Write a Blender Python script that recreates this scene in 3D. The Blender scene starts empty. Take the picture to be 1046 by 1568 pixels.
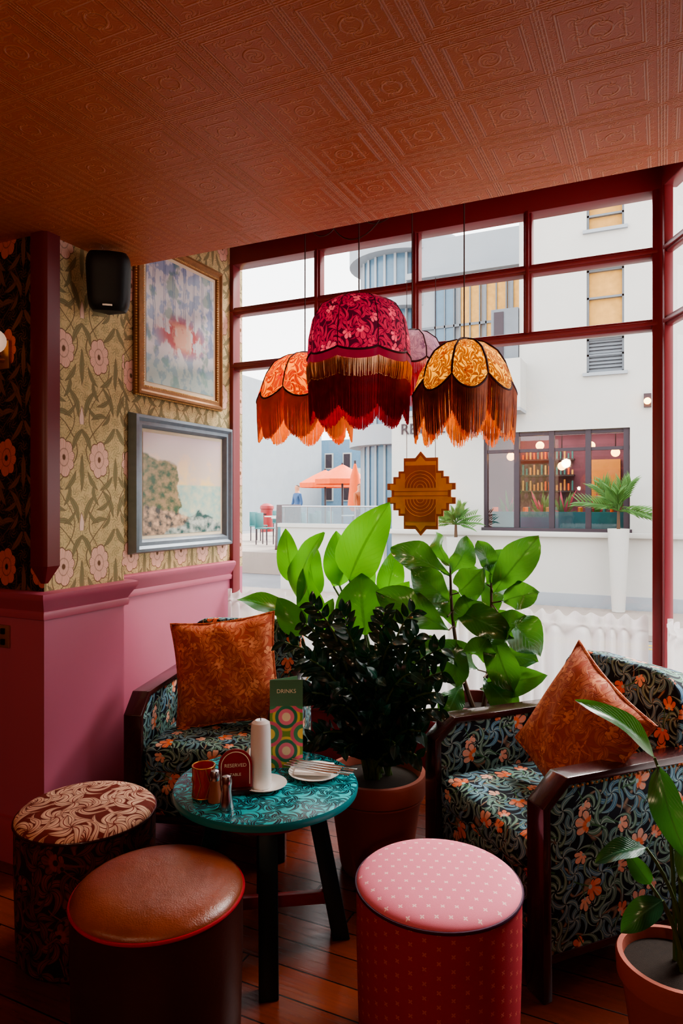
import bpy, bmesh, math, random
from mathutils import Vector, Matrix
random.seed(7)
sc=bpy.context.scene
pi=math.pi
R=random.uniform
def C(r,g,b):
    f=lambda c:(c/255/12.92 if c/255<=.04045 else ((c/255+.055)/1.055)**2.4)
    return (f(r),f(g),f(b),1)
# ------------------------------------------------------------------ node maths
class E:
    def __init__(s,nt,o): s.nt=nt; s.o=o
    def _m(s,op,*a,clamp=False):
        n=s.nt.nodes.new('ShaderNodeMath'); n.operation=op; n.use_clamp=clamp
        for i,x in enumerate((s,)+a):
            if isinstance(x,E): s.nt.links.new(x.o,n.inputs[i])
            else: n.inputs[i].default_value=x
        return E(s.nt,n.outputs[0])
    def __add__(s,b): return s._m('ADD',b)
    __radd__=__add__
    def __sub__(s,b): return s._m('SUBTRACT',b)
    def __rsub__(s,b): return s._m('MULTIPLY',-1.0)+b
    def __mul__(s,b): return s._m('MULTIPLY',b)
    __rmul__=__mul__
    def __truediv__(s,b): return s._m('DIVIDE',b)
    def abs(s): return s._m('ABSOLUTE')
    def floor(s): return s._m('FLOOR')
    def fract(s): return s._m('FRACT')
    def sin(s): return s._m('SINE')
    def cos(s): return s._m('COSINE')
    def sqrt(s): return s._m('SQRT')
    def min(s,b): return s._m('MINIMUM',b)
    def max(s,b): return s._m('MAXIMUM',b)
    def atan2(s,b): return s._m('ARCTAN2',b)
    def step(s,w=.01): return s._m('MULTIPLY_ADD',1.0/w,.5,clamp=True)
    def band(s,c,w,sm=.004): return (w-(s-c).abs()).step(sm)
def link(nt,a,b): nt.links.new(a.o if isinstance(a,E) else a,b)
def mixc(nt,f,a,b):
    n=nt.nodes.new('ShaderNodeMix'); n.data_type='RGBA'
    for x,i in ((f,0),(a,6),(b,7)):
        if isinstance(x,(tuple,list)): n.inputs[i].default_value=x
        elif isinstance(x,(int,float)): n.inputs[i].default_value=x
        else: link(nt,x,n.inputs[i])
    return n.outputs[2]
def coords(nt,kind='UV'):
    t=nt.nodes.new('ShaderNodeTexCoord'); s=nt.nodes.new('ShaderNodeSeparateXYZ')
    nt.links.new(t.outputs[kind],s.inputs[0])
    return E(nt,s.outputs[0]),E(nt,s.outputs[1]),E(nt,s.outputs[2])
def noisen(nt,scale,detail=3,kind='Object',vec=None,rough=.5):
    n=nt.nodes.new('ShaderNodeTexNoise'); n.inputs['Scale'].default_value=scale
    n.inputs['Detail'].default_value=detail; n.inputs['Roughness'].default_value=rough
    if vec is None:
        t=nt.nodes.new('ShaderNodeTexCoord'); vec=t.outputs[kind]
    nt.links.new(vec,n.inputs['Vector'])
    return E(nt,n.outputs[0])
def comb(nt,x,y,z=0.0):
    n=nt.nodes.new('ShaderNodeCombineXYZ')
    for i,q in enumerate((x,y,z)):
        if isinstance(q,E): link(nt,q,n.inputs[i])
        else: n.inputs[i].default_value=q
    return n.outputs[0]
def rnd(nt,x,y):
    n=nt.nodes.new('ShaderNodeTexWhiteNoise'); n.noise_dimensions='2D'
    nt.links.new(comb(nt,x,y),n.inputs['Vector']); return E(nt,n.outputs['Value'])
def bump(nt,h,strength,dist,b):
    n=nt.nodes.new('ShaderNodeBump'); n.inputs['Strength'].default_value=strength
    n.inputs['Distance'].default_value=dist
    link(nt,h,n.inputs['Height']); nt.links.new(n.outputs[0],b.inputs['Normal'])
def base(name,rough=.5,metal=0,spec=.5):
    m=bpy.data.materials.new(name); m.use_nodes=True; nt=m.node_tree
    b=nt.nodes['Principled BSDF']; b.inputs['Roughness'].default_value=rough
    b.inputs['Metallic'].default_value=metal; b.inputs['Specular IOR Level'].default_value=spec
    return m,nt,b
def plain(name,col,rough=.5,metal=0,var=.15,scale=8,bmp=0,spec=.5,coat=0,emit=None,es=0):
    m,nt,b=base(name,rough,metal,spec)
    n=noisen(nt,scale,4)
    d=tuple(c*(1-var) for c in col[:3])+(1,); l=tuple(min(1,c*(1+var)) for c in col[:3])+(1,)
    link(nt,mixc(nt,n,d,l),b.inputs['Base Color'])
    if bmp: bump(nt,noisen(nt,scale*12,3),bmp,.003,b)
    if coat: b.inputs['Coat Weight'].default_value=coat; b.inputs['Coat Roughness'].default_value=.08
    if emit: b.inputs['Emission Color'].default_value=emit; b.inputs['Emission Strength'].default_value=es
    return m
def transl(m,nt,b,colsock,f):
    t=nt.nodes.new('ShaderNodeBsdfTranslucent'); mx=nt.nodes.new('ShaderNodeMixShader')
    if isinstance(colsock,(tuple,list)): t.inputs[0].default_value=colsock
    else: nt.links.new(colsock,t.inputs[0])
    mx.inputs[0].default_value=f
    nt.links.new(b.outputs[0],mx.inputs[1]); nt.links.new(t.outputs[0],mx.inputs[2])
    nt.links.new(mx.outputs[0],nt.nodes['Material Output'].inputs[0])
def leaf_sd(x,y,cx,cy,ang,L,W,k=0):
    c,s=math.cos(ang),math.sin(ang)
    dx=x-cx; dy=y-cy
    a=dx*c+dy*s; q=dy*c-dx*s
    if k: q=q+a*a*k
    a=a/L
    return (1-a*a)*W-q.abs(), q
def cell(nt,u,v,P,ox,oy):
    u1=u/P+ox; cx=u1.floor(); v1=v/P+oy+(cx*.5).fract(); cy=v1.floor()
    x=u1.fract()-.5; y=v1.fract()-.5
    return x,y,(x*x+y*y).sqrt(),rnd(nt,cx+ox*7,cy+oy*3)
def rosette(nt,u,v,P,ox,oy,n,r0,h,W,twist=0,rot=1.0):
    x,y,r,rd=cell(nt,u,v,P,ox,oy)
    a=y.atan2(x)+r*twist+rd*6.283*rot
    s=((a*(n/6.2832)).fract()-.5)*(6.2832/n)
    px=(r*s.cos()-r0)/h; py=(r*s.sin()).abs()
    return (1-px*px)*W-py, py, r, rd
def palmette(nt,u,v,P,ox,oy,S=.24,spread=1.9,k=3.5):
    """tulip / fan shaped flower in a random direction"""
    x,y,r,rd=cell(nt,u,v,P,ox,oy)
    a=((y.atan2(x)+rd*6.283)/6.2832).fract()*6.2832-3.1416
    lob=(a*k).cos().abs()
    q=a/spread
    sd=(lob*.3+.7)*S*(1-q*q*.7)-r+(spread-a.abs())._m('MINIMUM',0.0)*.4
    stem=(.012-(a.abs()-3.1416).abs()*r).step(.01)*(.36-r).step(.02)
    return sd,r,rd,a,lob,stem
def floral(name,bg,leafA,leafB,vein,flA,flB,P=.16,rough=.75,vine=None,bmp=.25,fl=True,spec=.3,coat=0,W=1.0,vf=.45,S=.24):
    m,nt,b=base(name,rough,0,spec)
    u,v,_=coords(nt)
    vec=comb(nt,u,v)
    w1=noisen(nt,5,2,vec=vec)-.5; w2=noisen(nt,5,2,vec=comb(nt,v+3.1,u+7.7))-.5
    u=u+w1*P*.35; v=v+w2*P*.35
    vec=comb(nt,u,v)
    col=mixc(nt,noisen(nt,60,2,vec=vec),bg,tuple(c*1.5 for c in bg[:3])+(1,))
    if vine:
        nn=noisen(nt,.9/P,1,vec=vec)
        col=mixc(nt,nn.band(.5,.012,.012),col,vine)
    hts=None
    for (ox,oy,n,r0,h,Wd,tw,cA) in ((0,0,5,.25,.25,.10,4.5,leafA),(.5,.25,6,.26,.24,.075,-5,leafB),(.27,.6,4,.2,.2,.08,3,leafA)):
        sd,py,r,rd=rosette(nt,u,v,P,ox,oy,n,r0,h,Wd*W,tw)
        k=sd.step(.015); cc=mixc(nt,rd,cA,leafB)
        cc=mixc(nt,((sd*60).sin()).step(1.2)*vf,cc,vein)
        cc=mixc(nt,(.010-py).step(.008),cc,vein)
        col=mixc(nt,k,col,cc)
        col=mixc(nt,sd.band(0,.006,.008),col,bg)
        hts=k if hts is None else hts.max(k)
    if fl:
        for (ox,oy,PP,ca,cb) in ((.75,.1,P,flA,flB),(.3,.45,P*1.37,flB,flA)):
            sd,r,rd,an,lob,stem=palmette(nt,u,v,PP,ox,oy,S)
            col=mixc(nt,stem,col,leafB)
            cc=mixc(nt,(rd-.5).step(.3),ca,cb)
            cc=mixc(nt,((an*22).sin()).step(1.6)*.35,cc,vein)
            cc=mixc(nt,(.35-lob).step(.25)*.75,cc,bg)
            cc=mixc(nt,(.10-r).step(.03)*.8,cc,cb)
            col=mixc(nt,sd.step(.015),col,cc); col=mixc(nt,sd.band(0,.009,.008),col,bg)
            col=mixc(nt,(.035-r).step(.01),col,vein)
            hts=hts.max(sd.step(.02))
    link(nt,col,b.inputs['Base Color'])
    bump(nt,hts+noisen(nt,900,1,vec=vec)*.4,bmp,.0015,b)
    if coat: b.inputs['Coat Weight'].default_value=coat; b.inputs['Coat Roughness'].default_value=.12
    return m,nt,b,col
# ------------------------------------------------------------------ mesh builder
class MB:
    def __init__(s,name,mats):
        s.name=name; s.mats=mats if isinstance(mats,list) else [mats]
        s.v=[];s.f=[];s.mi=[];s.uv=[];s.M=Matrix.Identity(4)
    def add(s,vs,fs,m=0,fuv=None):
        o=len(s.v); vs=[Vector(p) for p in vs]
        s.v+=[s.M@p for p in vs]
        for k,f in enumerate(fs):
            s.f.append([o+i for i in f]); s.mi.append(m)
            if fuv: s.uv.append(fuv[k])
            else:
                a=vs[f[1]]-vs[f[0]]; b=vs[f[2]]-vs[f[0]]; n=a.cross(b)
                if len(f)>3: n=n+(vs[f[2]]-vs[f[0]]).cross(vs[f[3]]-vs[f[0]])
                ax=max(range(3),key=lambda i:abs(n[i]))
                if ax==0: s.uv.append([(vs[i].y,vs[i].z) for i in f])
                elif ax==1: s.uv.append([(vs[i].x,vs[i].z) for i in f])
                else: s.uv.append([(vs[i].x,vs[i].y) for i in f])
    def bm(s,bm,m):
        bm.verts.ensure_lookup_table(); bm.verts.index_update()
        s.add([v.co.copy() for v in bm.verts],[[v.index for v in f.verts] for f in bm.faces],m); bm.free()
    def box(s,c,sz,m=0,bev=0,seg=2,rot=None):
        bm=bmesh.new(); bmesh.ops.create_cube(bm,size=1)
        for v in bm.verts: v.co=Vector((v.co.x*sz[0],v.co.y*sz[1],v.co.z*sz[2]))
        if bev: bmesh.ops.bevel(bm,geom=bm.edges[:],offset=bev,segments=seg,profile=.5,affect='EDGES')
        for v in bm.verts:
            if rot is not None: v.co=rot@v.co
            v.co+=Vector(c)
        s.bm(bm,m)
    def lohi(s,a,b,m=0,bev=0,seg=2):
        s.box([(a[i]+b[i])/2 for i in range(3)],[abs(b[i]-a[i]) for i in range(3)],m,bev,seg)
    def prism(s,pts,ax,a,b,m=0,bev=0,seg=2):
        def mk(p,t):
            return Vector((t,p[0],p[1])) if ax==0 else Vector((p[0],t,p[1])) if ax==1 else Vector((p[0],p[1],t))
        bm=bmesh.new()
        va=[bm.verts.new(mk(p,a)) for p in pts]; vb=[bm.verts.new(mk(p,b)) for p in pts]
        n=len(pts)
        bm.faces.new(va[::-1]); bm.faces.new(vb)
        for i in range(n): bm.faces.new((va[i],va[(i+1)%n],vb[(i+1)%n],vb[i]))
        bmesh.ops.recalc_face_normals(bm,faces=bm.faces[:])
        if bev: bmesh.ops.bevel(bm,geom=bm.edges[:],offset=bev,segments=seg,profile=.5,affect='EDGES',clamp_overlap=True)
        s.bm(bm,m)
    def lathe(s,prof,m=0,c=(0,0,0),seg=48,uvm='cyl',rf=None):
        vs=[];fs=[];uv=[]; L=[0]
        for i in range(1,len(prof)): L.append(L[-1]+math.dist(prof[i],prof[i-1]))
        rm=max(p[0] for p in prof)
        for (r,z) in prof:
            for j in range(seg):
                t=2*pi*j/seg; rr=r*(rf(t,z) if rf else 1)
                vs.append((c[0]+rr*math.cos(t),c[1]+rr*math.sin(t),c[2]+z))
        for i in range(len(prof)-1):
            for j in range(seg):
                k=(j+1)%seg; f=[i*seg+j,i*seg+k,(i+1)*seg+k,(i+1)*seg+j]; fs.append(f)
                if uvm=='cyl':
                    uv.append([(2*pi*rm*j/seg,L[i]),(2*pi*rm*(j+1)/seg,L[i]),(2*pi*rm*(j+1)/seg,L[i+1]),(2*pi*rm*j/seg,L[i+1])])
                else: uv.append([(vs[q][0]-c[0],vs[q][1]-c[1]) for q in f])
        s.add(vs,fs,m,uv)
    def tube(s,pts,r,m=0,seg=6,closed=False):
        pts=[Vector(p) for p in pts]; n=len(pts)
        rs=r if isinstance(r,(list,tuple)) else [r]*n
        vs=[];fs=[]; up=Vector((0,0,1)); prev=None
        for i,p in enumerate(pts):
            if closed: d=pts[(i+1)%n]-pts[i-1]
            else: d=pts[min(i+1,n-1)]-pts[max(i-1,0)]
            if d.length<1e-9: d=Vector((0,0,1))
            d.normalize()
            if prev is None:
                a=d.cross(up)
                if a.length<.1: a=d.cross(Vector((1,0,0)))
            else:
                a=prev-d*prev.dot(d)
                if a.length<1e-6: a=d.cross(Vector((1,0,0)))
            a.normalize(); prev=a; b=d.cross(a)
            for j in range(seg):
                t=2*pi*j/seg; vs.append(p+(a*math.cos(t)+b*math.sin(t))*rs[i])
        m_=n if closed else n-1
        for i in range(m_):
            for j in range(seg):
                k=(j+1)%seg; q=(i+1)%n
                fs.append([i*seg+j,i*seg+k,q*seg+k,q*seg+j])
        if not closed:
            fs.append(list(range(seg))[::-1]); fs.append([(n-1)*seg+j for j in range(seg)])
        s.add(vs,fs,m)
    def ring(s,c,rad,r,m=0,n=40,seg=6):
        s.tube([(c[0]+rad*math.cos(2*pi*i/n),c[1]+rad*math.sin(2*pi*i/n),c[2]) for i in range(n)],r,m,seg,True)
    def grid(s,fn,nu,nv,m=0,uvf=None):
        vs=[];fs=[];uv=[]
        for i in range(nu+1):
            for j in range(nv+1): vs.append(fn(i/nu,j/nv))
        for i in range(nu):
            for j in range(nv):
                f=[i*(nv+1)+j,(i+1)*(nv+1)+j,(i+1)*(nv+1)+j+1,i*(nv+1)+j+1]; fs.append(f)
                q=[(i/nu,j/nv),((i+1)/nu,j/nv),((i+1)/nu,(j+1)/nv),(i/nu,(j+1)/nv)]
                uv.append([uvf(*a) for a in q] if uvf else q)
        s.add(vs,fs,m,uv)
    def sphere(s,c,r,m=0,seg=16,rings=10,sc_=(1,1,1)):
        pr=[]
        for i in range(rings+1):
            a=-pi/2+pi*i/rings; pr.append((max(1e-4,math.cos(a))*r*sc_[0],math.sin(a)*r*sc_[2]))
        s.lathe(pr,m,c,seg)
    def leaf(s,b,t,w,m=0,nrm=(0,-1,.3),bend=.12,fold=.25,shape=.8,n=10,wave=.0,curl=0):
        b=Vector(b);t=Vector(t); ax=t-b; L=ax.length; d=ax.normalized()
        sd=d.cross(Vector(nrm))
        if sd.length<.05: sd=d.cross(Vector((1,0,.2)))
        sd.normalize(); nn=sd.cross(d).normalized(); ph=R(0,6)
        def fn(u,v):
            j=u*2-1; h=w/2*max(.012,math.sin(pi*min(1,v**shape)))**.75
            return b+ax*v+nn*(bend*L*math.sin(pi*v)+fold*h*abs(j)**1.3-curl*L*v*v+wave*w*math.sin(v*11+ph+j)*abs(j))+sd*h*j
        s.grid(fn,6,n,m)
    def sweep(s,path,prof,m=0):
        P=[Vector(p) for p in path]; vs=[];fs=[]; k=len(prof)
        for i,p in enumerate(P):
            d1=(P[i]-P[i-1]).normalized() if i>0 else None
            d2=(P[i+1]-P[i]).normalized() if i<len(P)-1 else None
            n1=Vector((d1.y,-d1.x)) if d1 else None; n2=Vector((d2.y,-d2.x)) if d2 else None
            if n1 is None: o=n2
            elif n2 is None: o=n1
            else:
                o=(n1+n2).normalized(); o=o/max(.2,o.dot(n1))
            for (a,z) in prof: vs.append((p.x+o.x*a,p.y+o.y*a,z))
        for i in range(len(P)-1):
            for j in range(k):
                q=(j+1)%k; fs.append([i*k+j,(i+1)*k+j,(i+1)*k+q,i*k+q])
        fs.append(list(range(k))); fs.append([(len(P)-1)*k+j for j in range(k)][::-1])
        s.add(vs,fs,m)
    def done(s,loc=(0,0,0),rz=0,parent=None,ang=38):
        me=bpy.data.meshes.new(s.name); me.from_pydata([tuple(v) for v in s.v],[],s.f)
        for m in s.mats: me.materials.append(m)
        uvl=me.uv_layers.new(name='UVMap'); flat=[]
        for u in s.uv:
            for a in u: flat+=[a[0],a[1]]
        uvl.data.foreach_set('uv',flat)
        me.polygons.foreach_set('material_index',s.mi)
        me.polygons.foreach_set('use_smooth',[True]*len(s.f))
        me.update()
        me.set_sharp_from_angle(angle=math.radians(ang))
        o=bpy.data.objects.new(s.name,me); sc.collection.objects.link(o)
        o.location=loc; o.rotation_euler=(0,0,rz)
        if parent: o.parent=parent
        return o
def text(name,body,size,M,mat,parent,ext=.0006):
    cu=bpy.data.curves.new(name,'FONT'); cu.body=body; cu.size=size; cu.extrude=ext
    cu.align_x='CENTER'; cu.align_y='CENTER'
    o=bpy.data.objects.new(name,cu); sc.collection.objects.link(o); cu.materials.append(mat)
    o.parent=parent; o.matrix_local=M; return o
# ------------------------------------------------------------------ materials
def wallpaper(name,bg,leafc,leaf2,fl,fl2,line):
    m,nt,b=base(name,.8,0,.2)
    u,v,_=coords(nt); vec=comb(nt,u,v)
    w=noisen(nt,14,2,vec=vec)-.5
    u=u+w*.012; v=v+w*.012
    P=.40; Q=.46
    mm=((u/P).fract()-.5).abs()*P
    q=(v/Q).fract()*Q
    col=mixc(nt,noisen(nt,90,2,vec=vec),bg,tuple(c*.86 for c in bg[:3])+(1,))
    for (pp,ox,oy,nn,W,tw,cc,f) in ((.055,0,0,5,.06,4,leaf2,.6),(.065,.5,.3,6,.05,-4,leafc,.5),(.048,.2,.7,4,.06,5,line,.28)):
        sd,py,r,rd=rosette(nt,u,v,pp,ox,oy,nn,.26,.22,W,tw)
        col=mixc(nt,sd.step(.03)*f,col,cc)
    soft=mixc(nt,.45,line,leafc)
    for amp,ph,wd in ((.075,0,.003),(-.06,1.2,.0025)):
        c=(v*(2*pi/Q)+ph).sin()*amp+.1
        col=mixc(nt,(wd-(mm-c).abs()).step(.003),col,soft)
    for (cx,cy,an,L,W,k) in ((.035,.10,1.1,.07,.013,3),(.165,.12,2.1,.07,.013,-3),(.03,.40,-1.0,.06,.012,3),(.17,.42,.9,.06,.012,-3),(.07,.15,1.9,.05,.010,5),(.13,.10,.5,.045,.010,-5),
                             (.10,.045,.2,.05,.011,5),(.0,.25,1.57,.08,.012,0),(.2,.25,1.57,.075,.012,0),(.055,.21,2.2,.05,.011,4),(.15,.20,.7,.05,.011,-4),(.06,.05,2.4,.04,.009,6),(.15,.03,.9,.04,.009,-6)):
        sd,qq=leaf_sd(mm,q,cx,cy,an,L,W,k)
        cc=mixc(nt,((qq*1300).sin()).step(1.4)*.5,leafc,leaf2)
        cc=mixc(nt,(.0010-qq.abs()).step(.0015),cc,soft)
        col=mixc(nt,sd.step(.003),col,cc); col=mixc(nt,sd.band(0,.0009,.0018),col,soft)
    sd,qq=leaf_sd(mm,q,0,.02,1.57,.06,.012)
    col=mixc(nt,sd.step(.003),col,fl2); col=mixc(nt,sd.band(0,.0012,.002),col,line)
    dx=mm-.10; dy=q-.31
    r=(dx*dx+dy*dy*.5).sqrt(); a=dy.atan2(dx)
    edge=((a*4+.8).cos().abs())*.009+.050
    sd=edge-r
    cc=mixc(nt,((a*36).sin()).step(1.6)*.55,fl,fl2)
    cc=mixc(nt,((a*4+.8).cos().abs()-.12)._m('MULTIPLY',-8.0,clamp=True)*.6,cc,line)
    cc=mixc(nt,r.band(.026,.0015,.003)*.6,cc,line)
    cc=mixc(nt,(.009-r).step(.004),cc,line)
    col=mixc(nt,sd.step(.003),col,cc); col=mixc(nt,sd.band(0,.0015,.002),col,line)
    link(nt,col,b.inputs['Base Color'])
    return m
M={}
M['paper']=wallpaper('wallpaper_floral',C(220,198,148),C(136,130,98),C(172,160,116),C(230,180,160),C(242,212,194),C(124,90,66))
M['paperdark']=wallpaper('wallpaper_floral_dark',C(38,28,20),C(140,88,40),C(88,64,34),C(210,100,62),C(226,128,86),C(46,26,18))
M['pink']=plain('paint_pink',C(188,106,130),.4,var=.05,scale=3,bmp=.05)
M['maroon']=plain('paint_maroon',C(112,28,34),.35,var=.06)
M['mauve']=plain('paint_trim',C(178,92,114),.35,var=.05)
M['darkred']=plain('paint_dark_red',C(126,44,36),.5,var=.05)
M['frame']=plain('window_frame_paint',C(132,54,58),.35,var=.08)
m,nt,b=base('ceiling_embossed',.38,0,.5); x,y,_=coords(nt,'Object'); P=.26
fx=((x/P).fract()-.5).abs(); fy=((y/P).fract()-.5).abs(); e=fx.max(fy)
r=(fx*fx+fy*fy).sqrt()
h=e.band(.485,.006,.008)+e.band(.455,.006,.008)*.8+e.band(.36,.008,.01)+e.band(.335,.005,.008)*.7+e.band(.20,.008,.01)*.8
sd,py,rr,rd=rosette(nt,x,y,P/5,0,0,5,.25,.22,.09,5,1)
h=h+sd.step(.03)*.7*(.33-e).step(.02)
sd2,py,rr,rd=rosette(nt,x,y,P/8,.5,.5,6,.25,.2,.1,-4,0)
h=h+sd2.step(.05)*.5*(e-.37).step(.02)+r.band(.10,.01,.01)*.8+r.band(.48,.006,.01)*(.33-e).step(.02)
h=h+noisen(nt,220,2)*.25
link(nt,mixc(nt,h._m('MULTIPLY',.4,clamp=True),C(196,98,56),C(230,150,98)),b.inputs['Base Color'])
bump(nt,h,.6,.005,b); M['ceiling']=m
m,nt,b=base('floor_boards',.28,0,.5); x,y,_=coords(nt,'Object')
bw=.12; row=(y/bw).floor(); off=rnd(nt,row,row*.37); xx=x/1.6+off*3; bid=xx.floor()
rv=rnd(nt,row,bid)
g=noisen(nt,6,5,vec=comb(nt,x*1.2+rv*9,y*14))
col=mixc(nt,rv,C(104,40,24),C(142,62,32)); col=mixc(nt,g*.75,col,C(56,20,12))
gap=((y/bw).fract()-.5).abs().band(.5,.02,.01).max((xx.fract()-.5).abs().band(.5,.002,.001))
col=mixc(nt,gap,col,C(12,5,4)); link(nt,col,b.inputs['Base Color'])
link(nt,g*.25+.12,b.inputs['Roughness']); bump(nt,g*.3-gap,.4,.003,b); M['floor']=m
M['fab'],*_=floral('fabric_morris',C(12,17,30),C(44,112,156),C(66,112,76),C(166,192,190),C(234,112,58),C(240,180,156),P=.145,vine=C(150,128,108),vf=.25,W=.9,S=.27)
M['fab2'],*_=floral('fabric_cream_leaf',C(110,42,32),C(246,214,186),C(240,204,176),C(140,56,44),C(240,210,190),C(200,120,100),P=.18,vine=C(236,190,165),fl=False,W=1.15,vf=.3)
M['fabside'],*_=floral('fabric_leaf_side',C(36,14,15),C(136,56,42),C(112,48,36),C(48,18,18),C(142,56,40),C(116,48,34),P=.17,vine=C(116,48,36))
M['rust'],*_=floral('fabric_rust_brocade',C(156,68,40),C(230,150,106),C(218,136,92),C(164,70,42),C(234,158,114),C(218,132,88),P=.13,vine=C(222,140,96),bmp=.5,rough=.5,vf=.6)
M['tabletop'],*_=floral('table_paint_carved',C(44,170,176),C(8,52,66),C(8,46,60),C(44,170,172),C(10,56,66),C(8,50,60),P=.11,rough=.2,vine=C(10,56,66),bmp=.15,spec=.5,fl=False,W=1.0,vf=.0)
def sprig(name,a,b_,c_,f):
    m,nt,b=base(name,.8,0,.2); u,v,_=coords(nt)
    sd,py,r,rd=rosette(nt,u,v,.036,0,0,4,.10,.10,.05,0,0)
    col=mixc(nt,noisen(nt,400,2),a,b_); col=mixc(nt,sd.step(.03)*f,col,c_)
    link(nt,col,b.inputs['Base Color']); bump(nt,sd.step(.05)+noisen(nt,700,1),.3,.001,b); return m
M['pinkfab']=sprig('fabric_pink_sprig',C(224,122,144),C(234,142,160),C(252,216,212),.9)
M['pinkshaded']=sprig('fabric_pink_sprig_shaded',C(160,50,58),C(170,60,68),C(214,124,100),.6)  # side shading painted into a darker copy of the pink fabric
m,nt,b=base('leather_tan',.3,0,.6); n=noisen(nt,7,5)
link(nt,mixc(nt,n,C(100,42,20),C(164,84,48)),b.inputs['Base Color']); bump(nt,noisen(nt,260,3)*.4+noisen(nt,9,3)*2.5,.35,.008,b); M['leather']=m
b.inputs['Coat Weight'].default_value=.3; b.inputs['Coat Roughness'].default_value=.28
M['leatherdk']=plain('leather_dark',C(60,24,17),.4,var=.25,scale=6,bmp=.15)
M['purple']=plain('piping_purple',C(64,20,54),.5); M['redpipe']=plain('piping_red',C(180,30,44),.5)
M['wooddk']=plain('wood_dark',C(60,27,28),.25,var=.3,scale=12,coat=.5)
M['tealdk']=plain('paint_teal_dark',C(14,44,50),.35,var=.15)
M['tealedge']=plain('paint_teal_edge',C(20,124,130),.3,var=.1)
M['tablered']=plain('paint_table_red',C(150,34,38),.4)
M['terracotta']=plain('terracotta',C(160,82,64),.75,var=.15,bmp=.2)
M['potdark']=plain('pot_dark_red',C(100,38,34),.5,var=.2)
M['soil']=plain('soil',C(40,28,20),.95,var=.5,scale=60,bmp=1)
M['black']=plain('plastic_black',C(14,14,15),.5,bmp=.2)
M['white']=plain('ceramic_white',C(240,238,234),.25,var=.02)
M['linen']=plain('linen_white',C(238,236,232),.8,var=.04,bmp=.2)
M['steel']=plain('steel',C(190,190,192),.22,1,var=.05)
M['brass']=plain('brass',C(196,136,62),.35,.7,var=.2,scale=20)
M['deco1']=plain('deco_sign_gold',C(214,154,66),.35,.3,var=.3,scale=14)
M['deco2']=plain('deco_sign_copper',C(170,98,46),.4,.3,var=.3,scale=14)
M['gold']=plain('gilt_frame',C(150,104,64),.4,.5,var=.35,scale=40,bmp=.6)
M['goldlt']=plain('gilt_bead',C(220,182,126),.4,.5,var=.3,scale=60,bmp=.5)
M['silver']=plain('silver_frame',C(120,130,140),.4,.35,var=.2,scale=30,bmp=.3)
M['mount']=plain('mount_card',C(228,214,186),.8)
M['cord']=plain('cord_brown',C(70,40,34),.7)
def leafm(name,c1,c2,tc,f,rough=.3,coat=0):
    m,nt,b=base(name,rough,0,.5); u,v,_=coords(nt)
    n=noisen(nt,4,3); col=mixc(nt,n,c1,c2)
    au=(u-.5).abs()
    veins=((v*13-au*9).fract()-.5).abs().band(0,.06,.08)*.35
    col=mixc(nt,veins,col,tuple(min(1,c*1.7+.02) for c in c2[:3])+(1,))
    col=mixc(nt,(.028-au).step(.02)*.7,col,tuple(min(1,c*2+.04) for c in c2[:3])+(1,))
    link(nt,col,b.inputs['Base Color']); bump(nt,veins*-1.0,.3,.004,b)
    t=mixc(nt,(.028-au).step(.02),tc,tuple(c*.6 for c in tc[:3])+(1,))
    t=mixc(nt,veins,t,tuple(c*.7 for c in tc[:3])+(1,))
    transl(m,nt,b,t,f); return m
M['lbop']=leafm('leaf_bird_of_paradise',C(20,74,28),C(48,118,42),C(120,200,46),.36,.2)
M['lfig']=leafm('leaf_fiddle_fig',C(20,62,36),C(44,92,46),C(110,176,60),.22,.2)
M['lzz']=leafm('leaf_zz',C(7,32,27),C(18,56,42),C(30,80,30),.06,.14)
M['ldark']=leafm('leaf_strelitzia_dark',C(12,52,38),C(30,82,52),C(90,160,60),.15,.2)
M['lpalm']=leafm('leaf_palm',C(60,104,54),C(96,136,70),C(110,150,70),.25,.5)
M['stem']=plain('stem_green',C(70,96,44),.5); M['trunk']=plain('trunk_brown',C(84,62,44),.8,bmp=.4)
# ------------------------------------------------------------------ ROOM
YW=3.6; XL=-2.46; XP=-2.28; DZ=1.09
o=MB('floor',M['floor']); o.prism([(-3.8,-2.7),(2.3,-2.7),(2.3,2.46),(.66,2.46),(.08,3.72),(-2.62,3.72),(-2.62,2.6),(-3.8,2.6)],2,-.14,0); o.done()
o=MB('ceiling',M['ceiling']); o.lohi((-3.8,-2.7,2.6),(2.3,2.46,3.25)); o.done()
o=MB('ceiling_bay',M['darkred']); o.lohi((-2.62,2.46,3.15),(.9,3.72,3.25)); o.done()
o=MB('wall_pier',[M['pink'],M['paper'],M['paperdark']])
o.lohi((-3.8,2.0,0),(XP,2.455,DZ),0)
v=[(-3.8,2.0,DZ),(XP,2.0,DZ),(XP,2.455,DZ),(-3.8,2.455,DZ),(-3.8,2.0,2.6),(XP,2.0,2.6),(XP,2.455,2.6),(-3.8,2.455,2.6)]
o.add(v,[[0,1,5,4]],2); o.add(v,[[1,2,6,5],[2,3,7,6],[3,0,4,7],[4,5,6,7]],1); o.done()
o=MB('wall_left_bay',[M['pink'],M['paper']])
o.lohi((-2.62,2.455,0),(XL,3.72,DZ),0); o.lohi((-2.62,2.455,DZ),(XL,3.72,3.15),1); o.done()
o=MB('wall_left',[M['darkred']]); o.lohi((-3.8,-2.7,0),(-3.68,2.0,2.6)); o.done()
o=MB('wall_back',[M['darkred']]); o.lohi((-3.68,-2.7,0),(2.3,-2.58,2.6)); o.done()
o=MB('wall_right',[M['darkred']]); o.lohi((2.2,-2.58,0),(2.3,2.46,2.6)); o.done()
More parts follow.
